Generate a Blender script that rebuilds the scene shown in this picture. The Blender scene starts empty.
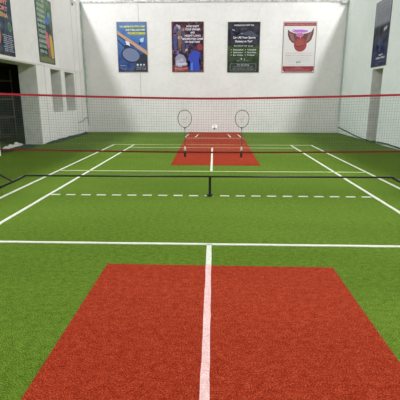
import bpy, bmesh, math, random
from mathutils import Vector, Matrix
random.seed(7)
S = bpy.context.scene
COL = S.collection
PI = math.pi

# ------------------------------------------------------------------ camera
CX, CY, CZ, PITCH, YAW, ROLL, FPX = 0.0475, -5.8753, 1.4201, 0.247, 0.033, 0.0005, 405.6
cam_d = bpy.data.cameras.new('camera')
cam = bpy.data.objects.new('camera', cam_d); COL.objects.link(cam)
fw = Vector((-math.sin(YAW)*math.cos(PITCH), math.cos(YAW)*math.cos(PITCH), -math.sin(PITCH)))
rt = Vector((math.cos(YAW), math.sin(YAW), 0)); up = rt.cross(fw)
rt2 = rt*math.cos(ROLL)+up*math.sin(ROLL); up2 = -rt*math.sin(ROLL)+up*math.cos(ROLL)
m = Matrix((rt2, up2, -fw)).transposed().to_4x4(); m.translation = (CX, CY, CZ)
cam.matrix_world = m
cam_d.sensor_width = 36; cam_d.lens = FPX*36/400; cam_d.clip_start = .05
S.camera = cam

# ------------------------------------------------------------------ world, light, exposure
w = bpy.data.worlds.new('world'); S.world = w; w.use_nodes = True
w.node_tree.nodes['Background'].inputs[0].default_value = (.75, .85, 1, 1)
w.node_tree.nodes['Background'].inputs[1].default_value = .02
S.view_settings.view_transform = 'Standard'; S.view_settings.look = 'None'
S.view_settings.gamma = 1; S.view_settings.use_curve_mapping = False
S.view_settings.exposure = -0.06

def area(name, loc, sx, sy, power, color=(1, 1, 1), rot=(0, 0, 0)):
    d = bpy.data.lights.new(name, 'AREA'); d.shape = 'RECTANGLE'; d.size = sx; d.size_y = sy
    d.energy = power; d.color = color
    o = bpy.data.objects.new(name, d); o.location = loc; o.rotation_euler = rot; COL.objects.link(o)
    return o
area('hall_lamp_row', (-6.5, 1.2, 8.2), .5, 19.6, 1280, (.945, .965, 1), (0, math.radians(-32), 0))
area('hall_lamp_row', (6.5, 1.2, 8.2), .5, 19.6, 1280, (.945, .965, 1), (0, math.radians(32), 0))

# ------------------------------------------------------------------ helpers
def srgb(r, g, b):
    f = lambda c: (c/255/12.92) if c/255 <= .04045 else ((c/255+.055)/1.055)**2.4
    return (f(r), f(g), f(b), 1)
_m = {}
def mat(name, col, rough=.6, metal=0, noise=0, nscale=20, bump=0, spec=.5, col2=None, alpha=None):
    if name in _m: return _m[name]
    M = bpy.data.materials.new(name); M.use_nodes = True
    nt = M.node_tree; b = nt.nodes['Principled BSDF']
    b.inputs['Base Color'].default_value = col; b.inputs['Roughness'].default_value = rough
    b.inputs['Metallic'].default_value = metal; b.inputs['Specular IOR Level'].default_value = spec
    if noise or bump:
        tc = nt.nodes.new('ShaderNodeTexCoord'); n = nt.nodes.new('ShaderNodeTexNoise')
        n.inputs['Scale'].default_value = nscale; n.inputs['Detail'].default_value = 6
        nt.links.new(tc.outputs['Object'], n.inputs['Vector'])
        if noise:
            cr = nt.nodes.new('ShaderNodeValToRGB')
            c2 = col2 or tuple(c*(1-noise) for c in col[:3])+(1,)
            cr.color_ramp.elements[0].position = .35; cr.color_ramp.elements[1].position = .65
            cr.color_ramp.elements[0].color = c2; cr.color_ramp.elements[1].color = col
            nt.links.new(n.outputs['Fac'], cr.inputs['Fac']); nt.links.new(cr.outputs['Color'], b.inputs['Base Color'])
        if bump:
            bp = nt.nodes.new('ShaderNodeBump'); bp.inputs['Strength'].default_value = bump
            bp.inputs['Distance'].default_value = .01
            nt.links.new(n.outputs['Fac'], bp.inputs['Height']); nt.links.new(bp.outputs['Normal'], b.inputs['Normal'])
    _m[name] = M
    return M

def turf(name, dark, mid, light, fibre=140, big=.35):
    """short synthetic pile: fine speckle, broken streaks and large soft brushing marks"""
    M = bpy.data.materials.new(name); M.use_nodes = True; nt = M.node_tree; L = nt.links
    b = nt.nodes['Principled BSDF']; b.inputs['Roughness'].default_value = .85
    b.inputs['Specular IOR Level'].default_value = .04
    tc = nt.nodes.new('ShaderNodeTexCoord')
    def noise(scale, detail, sx=1, sy=1):
        mp = nt.nodes.new('ShaderNodeMapping'); mp.inputs['Scale'].default_value = (sx, sy, 1)
        n = nt.nodes.new('ShaderNodeTexNoise'); n.inputs['Scale'].default_value = scale; n.inputs['Detail'].default_value = detail
        L.new(tc.outputs['Object'], mp.inputs[0]); L.new(mp.outputs[0], n.inputs['Vector']); return n
    f1 = noise(fibre, 3); f2 = noise(22, 5, .9, 1.2); f3 = noise(big, 3, .5, 1.6)
    a = nt.nodes.new('ShaderNodeMath'); a.operation = 'MULTIPLY_ADD'; a.inputs[1].default_value = .68
    c = nt.nodes.new('ShaderNodeMath'); c.operation = 'MULTIPLY_ADD'; c.inputs[1].default_value = .18
    d = nt.nodes.new('ShaderNodeMath'); d.operation = 'MULTIPLY'; d.inputs[1].default_value = .14
    L.new(f3.outputs['Fac'], d.inputs[0]); L.new(f2.outputs['Fac'], c.inputs[0]); L.new(d.outputs[0], c.inputs[2])
    L.new(f1.outputs['Fac'], a.inputs[0]); L.new(c.outputs[0], a.inputs[2])
    cr = nt.nodes.new('ShaderNodeValToRGB'); e = cr.color_ramp.elements
    e[0].position = .36; e[0].color = dark; e[1].position = .66; e[1].color = light
    x = e.new(.5); x.color = mid
    L.new(a.outputs[0], cr.inputs['Fac']); L.new(cr.outputs['Color'], b.inputs['Base Color'])
    bp = nt.nodes.new('ShaderNodeBump'); bp.inputs['Strength'].default_value = .6; bp.inputs['Distance'].default_value = .012
    L.new(f1.outputs['Fac'], bp.inputs['Height']); L.new(bp.outputs['Normal'], b.inputs['Normal'])
    return M

def wall_mat(name, col, dirt):
    """whitewashed plaster: blotches, fine cracks and trowel relief"""
    M = bpy.data.materials.new(name); M.use_nodes = True; nt = M.node_tree; L = nt.links
    b = nt.nodes['Principled BSDF']; b.inputs['Roughness'].default_value = .8; b.inputs['Specular IOR Level'].default_value = .2
    tc = nt.nodes.new('ShaderNodeTexCoord')
    n = nt.nodes.new('ShaderNodeTexNoise'); n.inputs['Scale'].default_value = .9; n.inputs['Detail'].default_value = 8
    n2 = nt.nodes.new('ShaderNodeTexNoise'); n2.inputs['Scale'].default_value = 7; n2.inputs['Detail'].default_value = 8
    L.new(tc.outputs['Object'], n.inputs['Vector']); L.new(tc.outputs['Object'], n2.inputs['Vector'])
    v = nt.nodes.new('ShaderNodeTexVoronoi'); v.feature = 'DISTANCE_TO_EDGE'; v.inputs['Scale'].default_value = .42
    mx = nt.nodes.new('ShaderNodeMixRGB'); mx.inputs[0].default_value = .12
    L.new(tc.outputs['Object'], mx.inputs[1]); L.new(n2.outputs['Color'], mx.inputs[2]); L.new(mx.outputs[0], v.inputs['Vector'])
    cr = nt.nodes.new('ShaderNodeValToRGB'); cr.color_ramp.elements[0].position = .3; cr.color_ramp.elements[1].position = .6
    cr.color_ramp.elements[0].color = dirt; cr.color_ramp.elements[1].color = col
    ad = nt.nodes.new('ShaderNodeMath'); ad.operation = 'MULTIPLY_ADD'; ad.inputs[1].default_value = .4
    mu = nt.nodes.new('ShaderNodeMath'); mu.operation = 'MULTIPLY'; mu.inputs[1].default_value = .6
    L.new(n.outputs['Fac'], mu.inputs[0]); L.new(n2.outputs['Fac'], ad.inputs[0]); L.new(mu.outputs[0], ad.inputs[2])
    L.new(ad.outputs[0], cr.inputs['Fac'])
    ck = nt.nodes.new('ShaderNodeValToRGB'); ck.color_ramp.elements[0].position = 0; ck.color_ramp.elements[1].position = .006
    ck.color_ramp.elements[0].color = (.93, .93, .93, 1); ck.color_ramp.elements[1].color = (1, 1, 1, 1)
    L.new(v.outputs['Distance'], ck.inputs['Fac'])
    ml = nt.nodes.new('ShaderNodeMixRGB'); ml.blend_type = 'MULTIPLY'; ml.inputs[0].default_value = 1
    L.new(cr.outputs[0], ml.inputs[1]); L.new(ck.outputs[0], ml.inputs[2]); L.new(ml.outputs[0], b.inputs['Base Color'])
    bp = nt.nodes.new('ShaderNodeBump'); bp.inputs['Strength'].default_value = .25; bp.inputs['Distance'].default_value = .02
    L.new(n2.outputs['Fac'], bp.inputs['Height']); L.new(bp.outputs['Normal'], b.inputs['Normal'])
    return M

def obj(name, bm, m, parent=None, loc=None, smooth=False):
    me = bpy.data.meshes.new(name); bmesh.ops.recalc_face_normals(bm, faces=bm.faces); bm.to_mesh(me); bm.free()
    if smooth:
        for p in me.polygons: p.use_smooth = True
    me.materials.append(m)
    o = bpy.data.objects.new(name, me); COL.objects.link(o)
    if parent: o.parent = parent
    if loc: o.location = loc
    return o
def tag(o, label, cat, group=None, kind=None):
    o['label'] = label; o['category'] = cat
    if group: o['group'] = group
    if kind: o['kind'] = kind
    return o
def thing(name, label, cat, loc=(0, 0, 0), rotz=0, group=None):
    o = bpy.data.objects.new(name, None); COL.objects.link(o); o.empty_display_size = .2
    o.location = loc; o.rotation_euler = (0, 0, rotz)
    return tag(o, label, cat, group)
def struct(name, bm, m, parent=None):
    o = obj(name, bm, m, parent)
    o['kind'] = 'structure'
    return o
def B(bm, x0, x1, y0, y1, z0, z1):
    vs = [bm.verts.new((x, y, z)) for x in (x0, x1) for y in (y0, y1) for z in (z0, z1)]
    for f in ((0, 1, 3, 2), (4, 6, 7, 5), (0, 4, 5, 1), (2, 3, 7, 6), (0, 2, 6, 4), (1, 5, 7, 3)):
        bm.faces.new([vs[i] for i in f])
def box(*a):
    bm = bmesh.new(); B(bm, *a); return bm
def tube(bm, pts, r, n=8, closed=False):
    pts = [Vector(p) for p in pts]; rings = []; N = len(pts)
    rr = r if isinstance(r, (list, tuple)) else [r]*N
    prev = None
    for i, p in enumerate(pts):
        if closed: t = pts[(i+1) % N]-pts[i-1]
        else: t = pts[min(i+1, N-1)]-pts[max(i-1, 0)]
        t.normalize()
        if prev is None:
            a = Vector((0, 0, 1)) if abs(t.z) < .9 else Vector((0, 1, 0))
            u = t.cross(a).normalized()
        else:
            u = (prev-t*prev.dot(t)).normalized()
        prev = u; v = t.cross(u)
        rings.append([bm.verts.new(p+(u*math.cos(2*PI*k/n)+v*math.sin(2*PI*k/n))*rr[i]) for k in range(n)])
    for i in range(N if closed else N-1):
        A, C = rings[i], rings[(i+1) % N]
        for k in range(n): bm.faces.new((A[k], A[(k+1) % n], C[(k+1) % n], C[k]))
    if not closed:
        bm.faces.new(rings[0]); bm.faces.new(rings[-1])
    return bm

# ------------------------------------------------------------------ dimensions
XL, XR, YB, YF, TH = -5.29, 5.26, 11.46, -9.0, .55
TOP = 5.05

# ------------------------------------------------------------------ materials
GREEN = turf('green_turf', srgb(45, 66, 10), srgb(84, 111, 29), srgb(130, 154, 64))
RED = turf('red_turf', srgb(102, 24, 10), srgb(147, 46, 24), srgb(190, 88, 56))
WHITE_LINE = turf('white_turf', srgb(186, 190, 168), srgb(214, 218, 198), srgb(232, 234, 218))
PINK_LINE = turf('worn_white_turf', srgb(206, 160, 150), srgb(226, 186, 182), srgb(240, 214, 212))
WALL = wall_mat('whitewashed_plaster', srgb(238, 235, 232), srgb(226, 223, 219))
WALL_R = wall_mat('cool_whitewashed_plaster', srgb(228, 236, 230), srgb(216, 225, 219))
CONC = mat('grey_concrete', srgb(240, 240, 234), .85, noise=.14, nscale=5, bump=.3)
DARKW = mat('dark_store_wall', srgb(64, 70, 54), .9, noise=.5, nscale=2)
BROWN = mat('brown_board', srgb(128, 114, 86), .8, noise=.3, nscale=3)
BLACK = mat('black_powder_coat', srgb(16, 16, 18), .45)
ROPE_G = mat('green_rope', srgb(24, 74, 52), .8)
TEAL = mat('faded_teal_net', srgb(172, 194, 182), .8)

# ------------------------------------------------------------------ structure
floor = struct('floor', box(-9, 9, YF, YB+.3, -.2, 0), GREEN)

def wall_side(name, x0, x1, holes, m):
    bm = bmesh.new(); y = YF
    for (a, b, z0, z1) in holes:
        B(bm, x0, x1, y, a, 0, TOP)
        B(bm, x0, x1, a, b, z1, TOP)
        if z0 > 0: B(bm, x0, x1, a, b, 0, z0)
        y = b
    B(bm, x0, x1, y, YB, 0, TOP)
    return struct(name, bm, m)
LH = [(4.12, 6.73, 0, 2.38), (7.8, 8.74, .92, 2.35), (9.1, 10.1, .93, 2.33)]
RH = [(7.42, 8.3, 0, 2.33)]
wall_side('wall_left', XL-TH, XL, LH, WALL)
wall_side('wall_right', XR, XR+TH, RH, WALL_R)
struct('wall_back', box(-9, 9, YB, YB+.3, 0, 8.6), WALL)
struct('wall_front', box(-9, 9, YF-.3, YF, 0, 8.6), WALL)
# grey unpainted concrete lining of each opening (far jamb, near jamb, soffit)
def lining(name, xa, xb, a, b, z0, z1):
    bm = bmesh.new(); t = .012
    B(bm, xa, xb, b-t, b, z0, z1); B(bm, xa, xb, a, a+t, z0, z1); B(bm, xa, xb, a+t, b-t, z1-t, z1)
    if z0 > 0: B(bm, xa, xb, a+t, b-t, z0, z0+t)
    return struct(name, bm, CONC)
k = 1
for (a, b, z0, z1) in LH: lining('trim_%d' % k, XL-TH-.004, XL-.006, a, b, z0, z1); k += 1
for (a, b, z0, z1) in RH: lining('trim_%d' % k, XR+.006, XR+TH+.004, a, b, z0, z1); k += 1
# side rooms and lofts
bm = bmesh.new(); B(bm, -9, XL, YF, YB, TOP, TOP+.15); struct('ceiling_left', bm, WALL)
bm = bmesh.new(); B(bm, XR, 9, YF, YB, TOP, TOP+.15); struct('ceiling_right', bm, WALL)
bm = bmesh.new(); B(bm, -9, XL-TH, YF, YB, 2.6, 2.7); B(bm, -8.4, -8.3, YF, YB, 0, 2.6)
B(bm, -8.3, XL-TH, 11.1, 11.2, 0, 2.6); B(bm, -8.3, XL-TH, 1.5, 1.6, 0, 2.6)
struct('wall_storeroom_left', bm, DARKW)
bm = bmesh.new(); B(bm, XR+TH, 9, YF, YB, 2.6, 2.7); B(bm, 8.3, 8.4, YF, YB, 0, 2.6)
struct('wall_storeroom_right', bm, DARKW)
bm = bmesh.new(); B(bm, -9.2, -9, YF, YB, 0, 8.6); struct('wall_outer_left', bm, WALL)
bm = bmesh.new(); B(bm, 9, 9.2, YF, YB, 0, 8.6); struct('wall_outer_right', bm, WALL)
struct('ceiling', box(-9.2, 9.2, YF-.3, YB+.3, 8.5, 8.7), mat('dark_metal_roof', srgb(110, 114, 118), .6))
# rough beam line at the top of the back wall
SPECK = mat('chipped_plaster', srgb(222, 220, 216), .9, noise=.45, nscale=9, bump=.8)
bm = bmesh.new()
for i in range(60):
    x = XL+.02+i*(XR-XL-.04)/60; h = random.uniform(.05, .11)
    B(bm, x, x+(XR-XL-.04)/60, YB-.02-random.uniform(0, .015), YB, 5.06, 5.06+h)
struct('trim_5', bm, SPECK)
HAIR = mat('hairline_joint', srgb(172, 172, 166), .9)
bm = bmesh.new(); B(bm, -2.99, -2.975, YB-.003, YB, 1.2, 8); struct('trim_6', bm, HAIR)
bm = bmesh.new()
B(bm, XL, XL+.003, 7.32, 7.335, 0, 2.5); struct('trim_7', bm, HAIR)
struct('trim_9', box(XL, XL+.003, 10.25, 10.265, 0, 5), HAIR)
struct('trim_10', box(XL, XL+.003, 10.85, 10.865, .4, 5), HAIR)
# painted step just above the left openings
bm = bmesh.new(); B(bm, XL, XL+.02, 1, 11.4, 2.40, 2.44); struct('trim_8', bm, WALL)

# ------------------------------------------------------------------ court markings (inlaid in the turf)
def line(x0, x1, y0, y1, m=WHITE_LINE, z=.008):
    bm = bmesh.new()
    horiz = (x1-x0) > (y1-y0); n = max(2, int(max(x1-x0, y1-y0)/.12))
    r = random.Random(int(x0*100)+int(y0*77))
    pr = None
    for i in range(n+1):
        t = i/n; j1 = r.uniform(-.0022, .0022); j2 = r.uniform(-.0022, .0022)
        if horiz: a, b = (x0+(x1-x0)*t, y0+j1), (x0+(x1-x0)*t, y1+j2)
        else: a, b = (x0+j1, y0+(y1-y0)*t), (x1+j2, y0+(y1-y0)*t)
        q = [bm.verts.new((p[0], p[1], zz)) for p in (a, b) for zz in (0, z)]
        if pr:
            for (i0, i1) in ((0, 1), (1, 3), (3, 2), (2, 0)): bm.faces.new((pr[i0], pr[i1], q[i1], q[i0]))
        else: bm.faces.new((q[0], q[1], q[3], q[2]))
        pr = q
    bm.faces.new((pr[0], pr[1], pr[3], pr[2]))
    return struct('court_line', bm, m, floor)
SV, BK, LS, WI, WO, h = 2.063, 6.74, 5.98, 2.423, 3.05, .0225
FADED = turf('faded_white_turf', srgb(176, 190, 130), srgb(206, 214, 160), srgb(226, 228, 190))
for s in (-1, 1):
    line(s*WI-h, s*WI+h, -6.7, BK)
    line(s*WO-h, s*WO+h, -6.7, BK)
line(-WO-2.6, WO+2.6, -SV-h, -SV+h)
line(-WO, WO, SV-.017, SV+.017, FADED); line(-WO, WO, BK-.015, BK+.015, FADED); line(-WI, WI, LS-.015, LS+.015, FADED)
line(-h+.012, h+.012, SV, LS); line(-.010, .038, -2.58, -SV)
line(-.010, .038, -6.7, -2.58, PINK_LINE, .010)
x = -WI+.03
while x < WI-.05:
    line(x, min(x+.135, WI), -.02, .02); x += .2315

# red turf panels
def panel(pts, label, crease=None):
    t = thing('red_turf_panel', label, 'turf pitch', ((pts[0][0]+pts[1][0])/2, (pts[0][1]+pts[2][1])/2, 0), 0, 'red pitch panels laid in the green turf')
    o = t.location
    bm = bmesh.new()
    lo = [bm.verts.new((p[0]-o[0], p[1]-o[1], 0)) for p in pts]; hi = [bm.verts.new((p[0]-o[0], p[1]-o[1], .006)) for p in pts]
    bm.faces.new(hi); bm.faces.new(lo[::-1])
    for i in range(4): bm.faces.new((lo[i], lo[(i+1) % 4], hi[(i+1) % 4], hi[i]))
    obj('turf_sheet', bm, RED, t)
    return t
panel([(-.868, -6.7), (1.092, -6.7), (1.080, -2.60), (-.875, -2.585)], 'large red turf panel in the foreground with a pale centre line')
far = panel([(-.88, 2.82), (1.06, 2.82), (1.165, YB-.03), (-1.01, YB-.03)], 'small far red turf panel reaching back to the white wall')
def crease(x0, x1, y0, y1, skew=0):
    bm = bmesh.new(); o = far.location
    lo = [(x0, y0), (x1, y0), (x1+skew, y1), (x0+skew, y1)]
    a = [bm.verts.new((p[0]-o[0], p[1]-o[1], .006)) for p in lo]; b = [bm.verts.new((p[0]-o[0], p[1]-o[1], .012)) for p in lo]
    bm.faces.new(b); bm.faces.new(a[::-1])
    for i in range(4): bm.faces.new((a[i], a[(i+1) % 4], b[(i+1) % 4], b[i]))
    c = obj('crease_line', bm, WHITE_LINE, far); c['label'] = 'white bowling crease mark on the red turf'
crease(-.98, 1.12, 8.84, 8.865)
for xx in (-1.0, -.62, .68, 1.06): crease(xx-.022, xx+.022, 9.15, 10.4, .06 if xx < 0 else -.06)

# ------------------------------------------------------------------ badminton net
TAPE = mat('red_net_tape', srgb(174, 22, 42), .55, noise=.12, nscale=6)
TAPE2 = mat('dark_red_net_tape', srgb(112, 12, 16), .6, noise=.15, nscale=6)
CORD = mat('net_cord', srgb(112, 122, 114), .7)
NX = 3.36
ztop = lambda x: 1.408+.075*(abs(x)/3.36)**1.5+.0*x
zbot = lambda x: .652+.034*(abs(x)/3.36)**1.6
net = thing('badminton_net', 'badminton net with red top tape stretched across the green court', 'net', (0, 0, 0))
bm = bmesh.new()
def ribbon(bm, zf, hh, th):
    N = 80; pr = None
    for i in range(N+1):
        x = -NX+2*NX*i/N; z = zf(x)
        q = [bm.verts.new((x, a, z+b)) for a, b in ((-th, -hh), (-th, hh), (th, hh), (th, -hh))]
        if pr:
            for j in range(4): bm.faces.new((pr[j], pr[(j+1) % 4], q[(j+1) % 4], q[j]))
        else: bm.faces.new(q[::-1])
        pr = q
    bm.faces.new(pr)
ribbon(bm, ztop, .0145, .004); obj('top_tape', bm, TAPE, net)
bm = bmesh.new(); ribbon(bm, zbot, .0115, .003); obj('bottom_tape', bm, TAPE2, net)
for s in (-1, 1): obj('side_tape', box(s*NX-.015, s*NX+.015, -.003, .003, zbot(NX), ztop(NX)), TAPE, net)
bm = bmesh.new(); cell = .0355; n = int(2*NX/cell); rows = 21; r_ = .001
rng = random.Random(3)
wav = [rng.uniform(-.002, .002) for _ in range(n+1)]
for i in range(n+1):
    x = -NX+i*cell
    tube(bm, [(x+wav[i], 0, ztop(x)), (x, 0, (ztop(x)+zbot(x))/2), (x-wav[i], 0, zbot(x))], r_, 4)
for j in range(1, rows):
    f = j/rows
    tube(bm, [(-NX+2*NX*i/40, 0, zbot(-NX+2*NX*i/40)*(1-f)+ztop(-NX+2*NX*i/40)*f) for i in range(41)], r_, 4)
obj('mesh', bm, CORD, net)

# net stand: raised base bar, centre leg, sloping end legs, poles just outside the frame
st = thing('net_stand', 'black tubular net stand with a long low bar and splayed feet', 'net stand', (0, 0, 0))
zb = .292
bm = tube(bmesh.new(), [(-2.755, 0, zb), (2.655, 0, zb+.008)], .0135, 12); obj('base_bar', bm, BLACK, st, smooth=True)
bm = tube(bmesh.new(), [(0, 0, .02), (0, 0, zb)], .019, 12); lg = obj('centre_leg', bm, BLACK, st)
bm = bmesh.new(); B(bm, -.05, .05, -.02, .02, .010, .026); B(bm, -.03, .03, -.05, .05, .010, .028); obj('foot_plate', bm, BLACK, lg)
for s, x0 in ((-1, -2.755), (1, 2.655)):
    pts = [(x0, 0, zb), (x0+s*.2, 0, .196), (x0+s*.62, 0, .02)]
    lg = obj('end_leg', tube(bmesh.new(), pts, .0165, 12), BLACK, st, smooth=True)
    xe = x0+s*.62
    obj('foot', tube(bmesh.new(), [(xe, -.42, .03), (xe, .42, .03)], .018, 10), BLACK, lg)
    obj('pole', tube(bmesh.new(), [(x0+s*.2, 0, .196), (x0+s*.40, 0, .31), (x0+s*.62, 0, .48), (s*NX+s*.03, 0, .75), (s*NX+s*.03, 0, 1.52)], .013, 10), BLACK, st, smooth=True)

# ------------------------------------------------------------------ rackets and shuttlecock held in the net
def racket(x, label, frame_m, ydep):
    t = thing('badminton_racket', label, 'racket', (x, ydep, .582), 0, 'rackets tucked in the net')
    hc, a, b = .546, .098, .123   # head centre height, half width, half height
    def ell(k, N=40, sa=1, sb=1):
        th = 2*PI*k/N; c_ = math.cos(th); s_ = math.sin(th)
        return (a*sa*c_*(1+.06*s_), 0, hc+b*sb*s_)
    obj('frame', tube(bmesh.new(), [ell(k) for k in range(40)], .0044, 8, True), frame_m, t, smooth=True)
    sm = bmesh.new()
    for i in range(-9, 10):
        xx = i*.0102; q = math.sqrt(max(0, 1-(xx/a)**2))*b
        tube(sm, [(xx, 0, hc-q), (xx, 0, hc+q)], .00028, 4)
    for i in range(-11, 12):
        zz = i*.0105; q = math.sqrt(max(0, 1-(zz/b)**2))*a
        tube(sm, [(-q, .0004, hc+zz), (q, .0004, hc+zz)], .00028, 4)
    so = obj('strings', sm, mat('racket_string', srgb(236, 230, 224), .5), t)
    lm = bmesh.new()
    for (p, q) in (((-.035, .01), (-.01, -.02)), ((-.01, -.02), (.018, .012)), ((.018, .012), (.042, .03)), ((-.02, -.05), (.012, -.05))):
        tube(lm, [(p[0], -.0012, hc+p[1]), (q[0], -.0012, hc+q[1])], .0022, 4)
    lo_ = obj('string_mark', lm, mat('faded_red_ink', srgb(196, 120, 116), .7), so); lo_['label'] = 'faded red brand mark stencilled on the strings'
    tj = bmesh.new(); tube(tj, [(0, 0, hc-b-.006), (0, 0, hc-b-.03)], [.009, .0045], 10); tube(tj, [(-.018, 0, hc-b+.004), (0, 0, hc-b-.006), (.018, 0, hc-b+.004)], .005, 8)
    obj('throat', tj, BLACK, t)
    obj('shaft', tube(bmesh.new(), [(0, 0, .15), (0, 0, hc-b-.03)], .0038, 10), mat('dark_grey_shaft', srgb(66, 34, 34), .35), t, smooth=True)
    obj('handle_cone', tube(bmesh.new(), [(0, 0, .088), (0, 0, .128), (0, 0, .152)], [.017, .0155, .007], 12), mat('cream_handle_cone', srgb(236, 226, 205), .5), t, smooth=True)
    g = bmesh.new(); pts = []; rr = []
    for i in range(30):
        pts.append((0, 0, .0+.088*i/29)); rr.append(.0142+(.0012 if i % 4 < 2 else 0)+(.003 if i < 3 else 0))
    tube(g, pts, rr, 12); obj('grip', g, mat('black_grip', srgb(18, 18, 20), .8), t, smooth=True)
    return t
racket(-.366, 'badminton racket with brownish frame tucked in net, left of shuttlecock', mat('brown_frame', srgb(92, 70, 66), .35), .021)
racket(.452, 'badminton racket with darker grey frame tucked in net, right of shuttlecock', mat('dark_frame', srgb(62, 56, 58), .35), .021)

t = thing('shuttlecock', 'white shuttlecock caught in the net between the two rackets', 'shuttlecock', (.060, -.030, .985))
t.rotation_euler = (math.radians(48), 0, 0)
bm = bmesh.new()
for k_ in range(16):
    th = 2*PI*k_/16; pr = None
    for i in range(6):
        f = i/5; rad = .014+.024*f; z = .02+.044*f; wd = .205
        q = [bm.verts.new((rad*math.cos(th+d), rad*math.sin(th+d), z+(0.004*(1-abs(d)/wd) if i == 5 else 0))) for d in (-wd, 0, wd)]
        if pr:
            for j in (0, 1): bm.faces.new((pr[j], pr[j+1], q[j+1], q[j]))
        pr = q
fe = obj('feather_skirt', bm, mat('cream_feather', srgb(252, 251, 242), .6), t)
md = fe.modifiers.new('thickness', 'SOLIDIFY'); md.thickness = .0008
bm = bmesh.new()
for zz, rd in ((.034, .0225), (.046, .029)):
    tube(bm, [(rd*math.cos(2*PI*i/16), rd*math.sin(2*PI*i/16), zz) for i in range(16)], .0007, 5, True)
obj('binding_thread', bm, mat('cream_feather', (1, 1, 1, 1)), t)
obj('cork', tube(bmesh.new(), [(0, 0, -.003), (0, 0, .001), (0, 0, .007), (0, 0, .014), (0, 0, .024)], [.003, .0085, .0122, .0133, .013], 14), mat('green_cork', srgb(40, 60, 36), .7), t, smooth=True)

# ------------------------------------------------------------------ posters
PM = {}
def pm(r, g, b, rough=.55):
    k_ = (r, g, b)
    if k_ not in PM: PM[k_] = mat('print_%d_%d_%d' % k_, srgb(r, g, b), rough)
    return PM[k_]
def printed(name, stops, axis='Z', scale=0, amt=.3, vor=None, lo=0, hi=1.9):
    """printed sheet: colour bands from bottom to top plus optional mottled picture"""
    M = bpy.data.materials.new(name); M.use_nodes = True; nt = M.node_tree; L = nt.links
    b = nt.nodes['Principled BSDF']; b.inputs['Roughness'].default_value = .75; b.inputs['Specular IOR Level'].default_value = .15
    tc = nt.nodes.new('ShaderNodeTexCoord'); sp = nt.nodes.new('ShaderNodeSeparateXYZ'); L.new(tc.outputs['Object'], sp.inputs[0])
    mr = nt.nodes.new('ShaderNodeMapRange'); mr.inputs['From Min'].default_value = lo; mr.inputs['From Max'].default_value = hi
    L.new(sp.outputs[axis], mr.inputs['Value'])
    cr = nt.nodes.new('ShaderNodeValToRGB'); e = cr.color_ramp.elements
    e[0].position = stops[0][0]; e[0].color = stops[0][1]; e[1].position = stops[-1][0]; e[1].color = stops[-1][1]
    for p, c in stops[1:-1]: x_ = e.new(p); x_.color = c
    L.new(mr.outputs[0], cr.inputs[0]); out = cr.outputs[0]
    if scale:
        n = nt.nodes.new('ShaderNodeTexNoise'); n.inputs['Scale'].default_value = scale; n.inputs['Detail'].default_value = 5
        L.new(tc.outputs['Object'], n.inputs['Vector'])
        c2 = nt.nodes.new('ShaderNodeValToRGB'); els = vor or [(.35, (0, 0, 0, 1)), (.65, (1, 1, 1, 1))]
        c2.color_ramp.elements[0].position = els[0][0]; c2.color_ramp.elements[0].color = els[0][1]
        c2.color_ramp.elements[1].position = els[-1][0]; c2.color_ramp.elements[1].color = els[-1][1]
        for p, c in els[1:-1]: x_ = c2.color_ramp.elements.new(p); x_.color = c
        L.new(n.outputs['Fac'], c2.inputs[0])
        mx = nt.nodes.new('ShaderNodeMixRGB'); mx.inputs[0].default_value = amt
        L.new(out, mx.inputs[1]); L.new(c2.outputs[0], mx.inputs[2]); out = mx.outputs[0]
    L.new(out, b.inputs['Base Color'])
    return M

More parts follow.
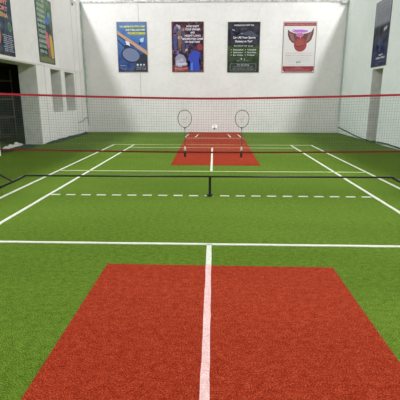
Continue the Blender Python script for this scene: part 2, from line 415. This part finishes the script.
class Poster:
    """local frame: x right, z up, front faces -y; u,v in 0..1 with v from the top"""
    def __init__(s, label, W, H, loc, rotz, sheet_m, frame_m, group):
        s.W, s.H = W, H
        s.t = thing('poster', label, 'poster', loc, rotz, group)
        s.sheet = obj('printed_sheet', box(0, W, -.010, -.001, 0, H), sheet_m, s.t)
        bm = bmesh.new(); b = .016
        B(bm, -b, W+b, -.016, -.001, -b, 0); B(bm, -b, W+b, -.016, -.001, H, H+b)
        B(bm, -b, 0, -.016, -.001, 0, H); B(bm, W, W+b, -.016, -.001, 0, H)
        obj('edge_frame', bm, frame_m, s.t)
        s.txt = {}
    def P(s, u, v, d=.011): return Vector((u*s.W, -d, (1-v)*s.H))
    def poly(s, name, pts, m, d=.0115):
        bm = bmesh.new(); f = [bm.verts.new(s.P(u, v, d)) for u, v in pts]; g = [bm.verts.new(s.P(u, v, .0098)) for u, v in pts]
        bm.faces.new(f); n = len(f)
        for i in range(n): bm.faces.new((f[i], f[(i+1) % n], g[(i+1) % n], g[i]))
        bmesh.ops.triangulate(bm, faces=[x_ for x_ in bm.faces if len(x_.verts) > 4])
        return obj(name, bm, m, s.t)
    def ellipse(s, name, u, v, ru, rv, rot, m, d=.0115, n=28):
        c, si = math.cos(rot), math.sin(rot); a = ru*s.W; b = rv*s.H; pts = []
        for k_ in range(n):
            x_ = a*math.cos(2*PI*k_/n); z_ = b*math.sin(2*PI*k_/n)
            pts.append((u+(x_*c-z_*si)/s.W, v-(x_*si+z_*c)/s.H))
        return s.poly(name, pts, m, d)
    def rect(s, name, u0, v0, u1, v1, m, d=.0115): return s.poly(name, [(u0, v0), (u1, v0), (u1, v1), (u0, v1)], m, d)
    def text(s, body, u, v, hgt, rgb, width=None, align='CENTER', rot=0, bold=0, d=.0135):
        cu = bpy.data.curves.new('t', 'FONT'); cu.body = body; cu.size = 1; cu.align_x = align; cu.offset = bold
        o = bpy.data.objects.new('t', cu); me = bpy.data.meshes.new_from_object(o)
        bpy.data.objects.remove(o)
        xs = [q.co.x for q in me.vertices]; wd = max(xs)-min(xs)
        sz = hgt*s.H/.7; sx = sz if width is None else width*s.W/wd
        c, si = math.cos(rot), math.sin(rot)
        bm = bmesh.new(); vs = []
        for q in me.vertices:
            x_ = q.co.x*sx; z_ = (q.co.y-.35)*sz
            vs.append(bm.verts.new((u*s.W+x_*c-z_*si, -d, (1-v)*s.H+x_*si+z_*c)))
        for p in me.polygons:
            try: bm.faces.new([vs[i] for i in p.vertices])
            except ValueError: pass
        bpy.data.meshes.remove(me)
        o = obj('lettering', bm, pm(*rgb), s.t)
        md = o.modifiers.new('ink', 'SOLIDIFY'); md.thickness = .001
    def done(s):
        pass

GB = 'sports posters on the back wall'
FRM = mat('poster_edge', srgb(150, 128, 98), .5)
FRG = mat('grey_poster_edge', srgb(120, 124, 112), .5)
YP = YB-.001
def wx(px): return px
# --- poster 1: blue badminton picture
p = Poster('blue poster with a racket and orange diagonal stripe, leftmost on the back wall', 1.19, 1.89, (-3.86, YP, 2.45), 0,
           printed('blue_print', [(0, srgb(16, 46, 96)), (.3, srgb(34, 76, 146)), (.6, srgb(60, 106, 172)), (1, srgb(92, 128, 178))], scale=3, amt=.06), FRM, GB)
p.poly('dark_shadow_print', [(.52, 1), (.62, .8), (.75, .66), (1, .58), (1, 1)], pm(18, 34, 56), .0108)
p.poly('orange_stripe', [(0, .165), (0, .235), (1, .66), (1, .575)], pm(192, 148, 118), .0110)
p.poly('stripe_shade', [(0, .235), (0, .262), (.55, .497), (.6, .49)], pm(30, 40, 64), .0109)
p.poly('racket_shaft_print', [(0, .33), (0, .36), (.26, .53), (.30, .515)], pm(14, 24, 48), .0112)
p.ellipse('racket_rim_print', .44, .655, .335, .155, -.28, pm(16, 22, 44), .0114)
p.ellipse('racket_face_print', .445, .652, .295, .132, -.28, pm(110, 122, 156), .0122)
p.poly('shuttle_print', [(.27, .36), (.40, .40), (.42, .47), (.30, .455)], pm(214, 220, 240), .0126)
p.ellipse('shuttle_cork_print', .31, .485, .10, .035, -.1, pm(20, 26, 54), .0128)
p.poly('second_shuttle_print', [(.76, .33), (.90, .30), (.88, .39), (.78, .40)], pm(176, 204, 230), .0126)
p.ellipse('second_cork_print', .76, .42, .045, .022, .6, pm(14, 20, 40), .0128)
Y1 = (240, 228, 90)
p.rect('yellow_smear', .30, .085, .90, .13, pm(84, 116, 110), .0109); p.rect('yellow_smear', .42, .20, .95, .255, pm(140, 150, 70), .0109)
p.text('PLAY BADMINTON WITH A TURF', .52, .085, .034, (244, 240, 150), .84, bold=.02)
p.text('AND THRILL LIKE HOME', .62, .15, .034, (244, 240, 150), .66, bold=.02)
p.text('FEEL THAT IT DEMANDS', .66, .215, .034, Y1, .6, bold=.02)
p.text('Contact', .17, .87, .022, (190, 206, 230), .22); p.text('Booking open', .18, .92, .014, (150, 170, 200), .24); p.text('all week', .18, .95, .014, (150, 170, 200), .16)
for i, c_ in enumerate(((220, 224, 232), (200, 214, 228), (206, 180, 196))): p.ellipse('icon_print', .66+.11*i, .855, .034, .021, 0, pm(*c_))
p.text('badminton turf court', .78, .90, .016, (210, 216, 226), .36); p.text('open day and night', .78, .94, .016, (210, 216, 226), .34)
p.done()
# --- poster 2: crowd picture, player in blue
p = Poster('dark crowded poster with a figure in blue and white capitals, second from left', 1.26, 1.89, (-1.65, YP, 2.45), 0,
           printed('crowd_print', [(0, srgb(70, 40, 44)), (.5, srgb(50, 40, 52)), (1, srgb(66, 40, 40))], scale=11, amt=.8,
                   vor=[(.30, srgb(22, 20, 34)), (.42, srgb(48, 46, 78)), (.5, srgb(42, 34, 40)), (.555, srgb(112, 56, 52)), (.60, srgb(84, 76, 92)), (.72, srgb(170, 160, 172))]),
           mat('wood_poster_edge', srgb(160, 112, 70), .5), GB)
# standing printed figures in the upper left crowd
for (u, v, c1, c2) in ((.10, .12, (150, 84, 70), (58, 70, 130)), (.24, .10, (170, 140, 120), (104, 90, 86)), (.36, .13, (170, 120, 110), (70, 60, 84))):
    p.poly('crowd_figure_print', [(u-.07, v+.08), (u, v+.045), (u+.07, v+.08), (u+.055, v+.28), (u+.04, v+.48), (u-.03, v+.48), (u-.055, v+.28)], pm(*c2), .0108)
    p.ellipse('crowd_face_print', u, v+.02, .04, .033, 0, pm(*c1), .0112)
p.poly('mist_print', [(.10, 1-.3), (.22, .63), (.36, .66), (.44, .74), (.46, .88), (.10, .89)], pm(150, 144, 168), .0108)
for (u, v, r) in ((.18, .80, .07), (.30, .76, .06), (.38, .83, .06), (.24, .86, .08)): p.ellipse('spectator_print', u, v, r, r*.6, .3, pm(176, 176, 200), .0112)
rg = random.Random(11)
for i in range(26):
    cc = ((150, 70, 58), (92, 96, 150), (176, 150, 140), (120, 60, 70), (60, 66, 120), (190, 186, 196))[i % 6]
    p.ellipse('crowd_spot_print', rg.uniform(.06, .48), rg.uniform(.05, .62), rg.uniform(.02, .05), rg.uniform(.012, .035), rg.uniform(0, 3), pm(*cc), .0114)
p.rect('red_band_print', .03, .895, .52, .985, pm(142, 46, 40), .0112)
p.poly('blue_shirt_print', [(.55, .66), (.62, .585), (.70, .56), (.80, .57), (.90, .62), (.93, .72), (.86, .76), (.90, .99), (.54, .99), (.57, .80), (.49, .75)], pm(44, 66, 176), .0118)
p.ellipse('figure_head_print', .72, .53, .055, .045, 0, pm(60, 44, 60), .0120)
p.poly('shirt_stripe_print', [(.60, .83), (.66, .80), (.66, .97), (.59, .97)], pm(60, 130, 220), .0124)
p.ellipse('red_figure_print', .88, .50, .10, .07, 0, pm(132, 44, 54), .0110)
for i, (s_, wd) in enumerate((('NOW ENJOY', .40), ('YOUR DINNER', .48), ('AND', .14), ('NIGHT LONG', .50), ('BADMINTON GAME', .66), ('IN ONE TURF', .46))):
    p.text(s_, .66, .085+i*.062, .036, (232, 226, 236), wd, bold=.03)
p.text('with us', .56, .455, .02, (120, 120, 220), .22)
p.text('Book your slot', .28, .925, .02, (240, 220, 220), .40); p.text('now', .24, .96, .016, (240, 220, 220), .3)
p.text('LIVE SPORTS', .30, .84, .03, (232, 236, 250), .36, bold=.02)
p.done()
# --- poster 3: charcoal and green list
p = Poster('charcoal and dark green poster with a white bulleted list, third from left', 1.26, 1.89, (.59, YP, 2.43), 0,
           printed('green_list_print', [(0, srgb(30, 40, 30)), (.2, srgb(32, 48, 26)), (.52, srgb(58, 82, 30)), (.54, srgb(32, 28, 42)), (.75, srgb(38, 36, 54)), (1, srgb(34, 34, 40))], scale=5, amt=.04), FRG, GB)
W3 = (228, 228, 234)
p.text('UNDERGROUND SPORTS TURF', .5, .06, .026, W3, .62, bold=.02)
p.text('the new', .5, .13, .015, (170, 170, 190), .16); p.poly('stadium_print', [(.1, .2), (.3, .24), (.5, .2), (.72, .16), (.95, .27), (.95, .29), (.5, .25), (.1, .23)], pm(66, 66, 88), .0108)
p.poly('flare_print', [(.12, .14), (.22, .15), (.20, .165), (.13, .155)], pm(180, 180, 200)); p.rect('flare_print', .40, .215, .47, .225, pm(170, 170, 190))
p.text('Live All Your Sports', .52, .30, .04, W3, .70, bold=.03); p.text('Fantasy at Turf', .50, .375, .04, W3, .54, bold=.03)
p.rect('black_band_print', .14, .445, .88, .49, pm(16, 16, 20)); p.text('MULTISPORTS TURF  Services', .5, .468, .022, W3, .60, bold=.01)
for i, (a_, b_) in enumerate((('Basketball', 'Volleyball'), ('Badminton', 'Party Place'), ('Box Cricket', 'Futsal'))):
    v = .545+i*.053
    p.text(a_, .17, v, .024, W3, .32-.02*(i % 2), 'LEFT', bold=.015); p.text(b_, .62, v, .024, W3, .28-.06*(i == 2), 'LEFT', bold=.015)
    p.ellipse('bullet_print', .11, v, .012, .008, 0, pm(*W3)); p.ellipse('bullet_print', .56, v, .012, .008, 0, pm(*W3))
p.ellipse('icon_print', .44, .73, .022, .016, 0, pm(200, 204, 200)); p.ellipse('icon_print', .54, .735, .012, .012, 0, pm(200, 204, 200)); p.text('open to everyone', .48, .765, .014, (190, 200, 190), .38)
bm_pts = [(.08, .84), (.12, .822), (.88, .822), (.92, .84), (.92, .96), (.88, .978), (.12, .978), (.08, .96)]
p.poly('box_outline_print', bm_pts, pm(130, 140, 132), .0112); p.poly('box_fill_print', [(.5+(u-.5)*.972, .9+(v-.9)*.93) for u, v in bm_pts], pm(34, 42, 38), .0118)
p.text('For Booking', .5, .85, .024, (200, 206, 204), .38, bold=.01)
for i in range(3): p.text(('indoor turf near the main road', 'open all days for everyone', 'call to book your slot today')[i], .5, .885+.03*i, .014, (168, 176, 172), .62+.06*(i > 0))
p.done()
# --- poster 4: white with red bands, winged ball
p = Poster('white poster with maroon bands and winged red ball, rightmost on back wall', 1.27, 1.89, (2.80, YP, 2.42), 0,
           printed('pale_print', [(0, srgb(214, 210, 208)), (1, srgb(222, 220, 216))]), mat('maroon_poster_edge', srgb(120, 70, 70), .5), GB)
MA = pm(138, 38, 50)
p.rect('top_band_print', .01, .01, .99, .075, pm(154, 58, 66)); p.text('PERFORM INDOOR CRICKET AND SPORTS', .5, .043, .022, (214, 150, 156), .84)
wing = [(.12, .14), (.20, .185), (.32, .215), (.46, .23), (.52, .30), (.50, .44), (.38, .425), (.27, .40), (.18, .34), (.13, .26)]
p.poly('left_wing_print', wing, pm(98, 52, 52), .0112)
p.poly('right_wing_print', [(1.05-u, v-(.04 if u < .15 else 0)) for u, v in wing], pm(98, 52, 52), .0113)
p.poly('wing_ridge_print', [(.16, .20), (.30, .245), (.36, .39), (.24, .35)], pm(140, 92, 88), .0116); p.poly('wing_ridge_print', [(.88, .18), (.76, .245), (.70, .39), (.80, .35)], pm(140, 92, 88), .0116)
p.ellipse('crest_glow_print', .50, .18, .22, .04, 0, pm(206, 150, 206), .0120)
p.ellipse('crest_glow_print', .50, .25, .12, .04, 0, pm(190, 110, 140), .0119)
p.ellipse('red_ball_print', .53, .445, .20, .137, 0, pm(150, 56, 50), .0124); p.ellipse('ball_highlight_print', .51, .415, .12, .06, .2, pm(160, 68, 60), .0127)
p.poly('ball_seam_print', [(.36, .45), (.46, .475), (.62, .45), (.62, .465), (.46, .492), (.36, .465)], pm(92, 30, 30), .013)
p.text('Champions', .50, .165, .042, (150, 70, 200), .48, bold=.03); p.text('Cup', .49, .235, .034, (176, 84, 186), .18, bold=.02)
p.text('Indoor tournament for all teams', .5, .61, .018, (196, 110, 116), .78); p.text('Register your side before the date', .5, .655, .018, (190, 96, 104), .84)
for i in range(3): p.text('knock out rounds  prizes  team entry  single day', .46+.02*i, .70+.035*i, .012, (168, 166, 164), .76-.12*(i == 2))
p.text('& W', .5, .795, .032, (50, 50, 54), .14, bold=.02); p.text('presented by', .46, .845, .010, (160, 130, 130), .5)
p.poly('bottom_band_print', [(.01, .875), (.99, .875), (.99, .955), (.93, .99), (.07, .99), (.01, .955)], MA)
p.text('Contact', .48, .892, .014, (214, 170, 174), .16); p.text('for entry and details', .48, .915, .014, (214, 170, 174), .34)
for i in range(2): p.text('indoor turf, main road, open every day of the week', .5, .94+.026*i, .012, (208, 150, 156), .78)
p.done()
# --- left wall posters (x right = +y in the room)
GL = 'posters on the side walls'
p = Poster('navy poster with orange headline over the dark left opening', 1.25, 1.89, (XL+.001, 4.18, 2.49), PI/2,
           printed('navy_print', [(0, srgb(30, 38, 58)), (.45, srgb(34, 58, 80)), (.7, srgb(40, 64, 84)), (.78, srgb(66, 66, 70)), (1, srgb(60, 60, 66))], scale=4, amt=.08), mat('dark_poster_edge', srgb(64, 54, 50), .5), GL)
for i, (c_, c2) in enumerate((((226, 150, 120), 'NIGHT'), ((222, 150, 130), 'SPORT'), ((222, 170, 96), 'ARENA'))):
    p.text(c2, .60, .325+i*.083, .055, c_, .50, bold=.03)
p.ellipse('orange_figure_print', .34, .76, .14, .12, .2, pm(176, 108, 70)); p.ellipse('purple_figure_print', .38, .64, .12, .05, 0, pm(150, 110, 170), .0122)
p.ellipse('green_leaf_print', .88, .625, .075, .065, .4, pm(88, 136, 96)); p.ellipse('leaf_core_print', .88, .625, .04, .035, .4, pm(60, 90, 84), .0122)
for i in range(9): p.text(('call to book', 'your slot', 'play cricket', 'badminton and', 'football here', 'every evening', 'weekend offer', 'group booking', 'open till late')[i], .74+.02*(i % 3), .745+i*.025, .016, (206, 212, 224), .40-.05*(i % 2), bold=.01)
p.done()
p = Poster('green poster with stacked white lines and blue figure, above the small windows', 1.2, 1.9, (XL+.001, 7.05, 2.50), PI/2,
           printed('green_picture_print', [(0, srgb(90, 104, 66)), (.12, srgb(38, 66, 56)), (.5, srgb(48, 84, 68)), (.8, srgb(92, 124, 90)), (1, srgb(96, 128, 96))], scale=4, amt=.15), mat('dark_poster_edge', (0, 0, 0, 1)), GL)
for i in range(11):
    p.text(('THE TURF', 'CRICKET', 'FOOTBALL', 'TENNIS', 'BADMINTON', 'BASKET', 'VOLLEY', 'HOCKEY', 'KABADDI', 'SKATING', 'OPEN ALL')[i], .29, .05+i*.078, .042, (188, 206, 192), .46, bold=.02)
p.poly('dark_figure_print', [(.55, .40), (.70, .36), (.86, .42), (.94, .56), (.84, .62), (.62, .55)], pm(44, 44, 60), .0112)
p.poly('blue_figure_print', [(.52, .34), (.66, .28), (.74, .22), (.82, .26), (.80, .35), (.66, .39)], pm(64, 112, 190), .0118)
p.ellipse('helmet_print', .78, .22, .06, .04, 0, pm(120, 150, 200), .012)
p.poly('pink_figure_print', [(.50, .52), (.62, .50), (.70, .60), (.72, .74), (.64, .80), (.52, .68)], pm(214, 104, 122), .0118)
p.poly('yellow_figure_print', [(.74, .52), (.90, .55), (.96, .72), (.97, .90), (.82, .92), (.76, .80)], pm(208, 170, 70), .0116)
p.poly('brown_figure_print', [(.56, .76), (.70, .74), (.80, .88), (.62, .90)], pm(136, 92, 70), .0120)
p.poly('grass_print', [(.02, .93), (.4, .91), (.98, .93), (.98, .985), (.02, .985)], pm(112, 122, 64), .0122)
p.done()
# --- right wall poster (x right = -y in the room)
p = Poster('navy poster with grey upper half on the right wall over the opening', 1.18, 1.93, (XR-.001, 8.44, 2.40), -PI/2,
           printed('night_print', [(0, srgb(24, 34, 70)), (.3, srgb(22, 38, 76)), (.52, srgb(24, 28, 42)), (.62, srgb(48, 50, 60)), (.67, srgb(130, 134, 144)), (1, srgb(146, 150, 154))], scale=3, amt=.05), mat('blue_grey_edge', srgb(64, 70, 84), .5), GL)
for i in range(5): p.text(('PLAY UNDER', 'THE BRIGHT', 'LIGHTS AND', 'FEEL THE', 'GAME'[:4])[i], .5, .06+.05*i, .026, (104, 108, 118), .74)
p.poly('silver_card_print', [(.66, .43), (.86, .405), (.86, .455), (.66, .48)], pm(170, 170, 176))
p.poly('player_print', [(.36, .58), (.44, .55), (.52, .60), (.60, .58), (.66, .66), (.56, .70), (.58, .78), (.48, .76), (.40, .78), (.42, .68), (.30, .66)], pm(28, 46, 90), .0112)
p.text('PLAY', .62, .83, .026, (222, 226, 236), .26, bold=.03); p.text('LIKE A PRO', .60, .875, .028, (222, 226, 236), .58, bold=.03)
p.text('book now', .70, .935, .012, (120, 130, 160), .3)
p.done()

# ------------------------------------------------------------------ ropes, cables and small fittings
def wob(pts, n, amp, seed):
    r = random.Random(seed); out = []
    for i in range(len(pts)-1):
        a, b = Vector(pts[i]), Vector(pts[i+1])
        for j in range(n): out.append(a.lerp(b, j/n)+Vector((r.uniform(-amp, amp), r.uniform(-amp, amp), r.uniform(-amp, amp))))
    out.append(Vector(pts[-1])); return out
tag(obj('hanging_rope', tube(bmesh.new(), wob([(XR-.05, YB-.05, 5.04), (XR-.06, YB-.05, 2.5), (XR-.05, YB-.06, .48)], 14, .012, 1), .016, 6), TEAL),
    'thin faded green rope hanging down the right back corner', 'rope')
rp = thing('hanging_rope', 'thick faded green net cord hanging in the left back corner', 'rope', (XL+.04, YB-.08, 0))
bm = bmesh.new()
for q in range(3): tube(bm, wob([(.01*q-.02, 0, 5.04), (.02-.012*q, .01, 2.6), (.012*q, 0, 1.2)], 14, .018, 20+q), .019, 6)
obj('cord', bm, TEAL, rp)
tube_b = tube(bmesh.new(), wob([(.0, 0, 1.2), (.02, 0, .25)], 8, .01, 33), .008, 6); obj('loose_end', tube_b, ROPE_G, rp)
# right-hand rope along the wall base
pts = [(XR-.04, YB-.06, .24), (XR-.05, 10.2, .15), (XR-.05, 9.2, .07), (XR-.06, 7.8, .035), (XR-.05, 6.6, .09), (XR-.05, 5.2, .05), (XR-.05, 3, .03)]
tag(obj('ground_rope', tube(bmesh.new(), wob(pts, 6, .008, 4), .019, 7), ROPE_G), 'dark green rope sagging along the base of the right wall', 'rope')
bm = bmesh.new(); tube(bm, wob([(XR-.055, YB-.09, 0.02), (XR-.06, YB-.09, .42)], 5, .012, 6), .022, 7)
tag(obj('cloth_bundle', bm, mat('white_cloth', srgb(224, 226, 220), .8)), 'white cloth strip bunched at the foot of right corner', 'cloth')
# folded dark green netting along the left wall foot
def heap(name, y0, y1, x0, wd, hh, m, seed):
    r = random.Random(seed); bm = bmesh.new(); N = int((y1-y0)/.12); K = 6; rows_ = []
    for i in range(N+1):
        y = y0+(y1-y0)*i/N; e = math.sin(PI*min(1, i/4, (N-i)/4)/2)
        ww = wd*(.75+.4*r.random())*(.25+.75*e); h_ = hh*(.6+.7*r.random())*e+.003
        rows_.append([bm.verts.new((x0+ww*k_/K, y+r.uniform(-.02, .02), .001+h_*max(0, math.sin(PI*(.12+.88*k_/K)))+(r.uniform(0, .006) if k_ < K else 0))) for k_ in range(K+1)])
    for i in range(N):
        for k_ in range(K): bm.faces.new((rows_[i][k_], rows_[i][k_+1], rows_[i+1][k_+1], rows_[i+1][k_]))
    o = obj(name, bm, m); md = o.modifiers.new('t', 'SOLIDIFY'); md.thickness = .003; md.offset = 1
    return o
NETG = mat('dark_green_netting', srgb(20, 62, 30), .9, noise=.5, nscale=40, bump=.6)
tag(heap('folded_netting', 6.8, 11.2, XL+.02, .26, .05, NETG, 5), 'dark green netting bunched along the foot of left wall', 'netting')
tag(heap('folded_netting', 4.7, 6.66, XL-.46, .50, .03, NETG, 12), 'dark green netting spread over the left opening threshold', 'netting')
tag(heap('crumpled_sheet', 5.2, 6.6, XL-.60, .12, .10, mat('white_plastic_sheet', srgb(206, 208, 196), .5), 8), 'crumpled whitish plastic strip lying across the left opening threshold', 'plastic sheet')
# cable on the left corner
tag(obj('wall_cable', tube(bmesh.new(), wob([(XL+.02, 10.15, .46), (XL+.02, 10.75, .50), (XL+.02, 11.2, .62), (XL+.06, YB-.05, .56)], 4, .01, 9), .010, 6), mat('dark_cable', srgb(54, 66, 66), .6)),
    'short dark cable looped low across the left back corner', 'cable')
# small fittings near the roof line
t = thing('wall_lamp', 'small white wall fitting high in the left back corner', 'wall fitting', (XL, 10.45, 4.92))
bm = box(.0, .16, -.10, .10, -.08, .10); bmesh.ops.bevel(bm, geom=list(bm.edges), offset=.015, segments=2, affect='EDGES')
obj('housing', bm, mat('white_plastic', srgb(240, 240, 236), .4), t)
obj('bracket', box(0, .03, -.03, .03, -.16, -.08), mat('grey_metal', srgb(130, 134, 130), .4, .6), t)
t = thing('junction_box', 'small grey junction box high in the right back corner', 'junction box', (5.08, YB, 4.98))
bm = box(-.12, .10, -.09, 0, -.02, .13); bmesh.ops.bevel(bm, geom=list(bm.edges), offset=.01, segments=2, affect='EDGES')
obj('housing', bm, mat('grey_plastic', srgb(176, 178, 174), .5), t)
obj('conduit', tube(bmesh.new(), [(-.12, -.03, .05), (-.5, -.03, .06)], .012, 8), mat('grey_plastic', (0, 0, 0, 1)), t)
# inside the dark opening on the left
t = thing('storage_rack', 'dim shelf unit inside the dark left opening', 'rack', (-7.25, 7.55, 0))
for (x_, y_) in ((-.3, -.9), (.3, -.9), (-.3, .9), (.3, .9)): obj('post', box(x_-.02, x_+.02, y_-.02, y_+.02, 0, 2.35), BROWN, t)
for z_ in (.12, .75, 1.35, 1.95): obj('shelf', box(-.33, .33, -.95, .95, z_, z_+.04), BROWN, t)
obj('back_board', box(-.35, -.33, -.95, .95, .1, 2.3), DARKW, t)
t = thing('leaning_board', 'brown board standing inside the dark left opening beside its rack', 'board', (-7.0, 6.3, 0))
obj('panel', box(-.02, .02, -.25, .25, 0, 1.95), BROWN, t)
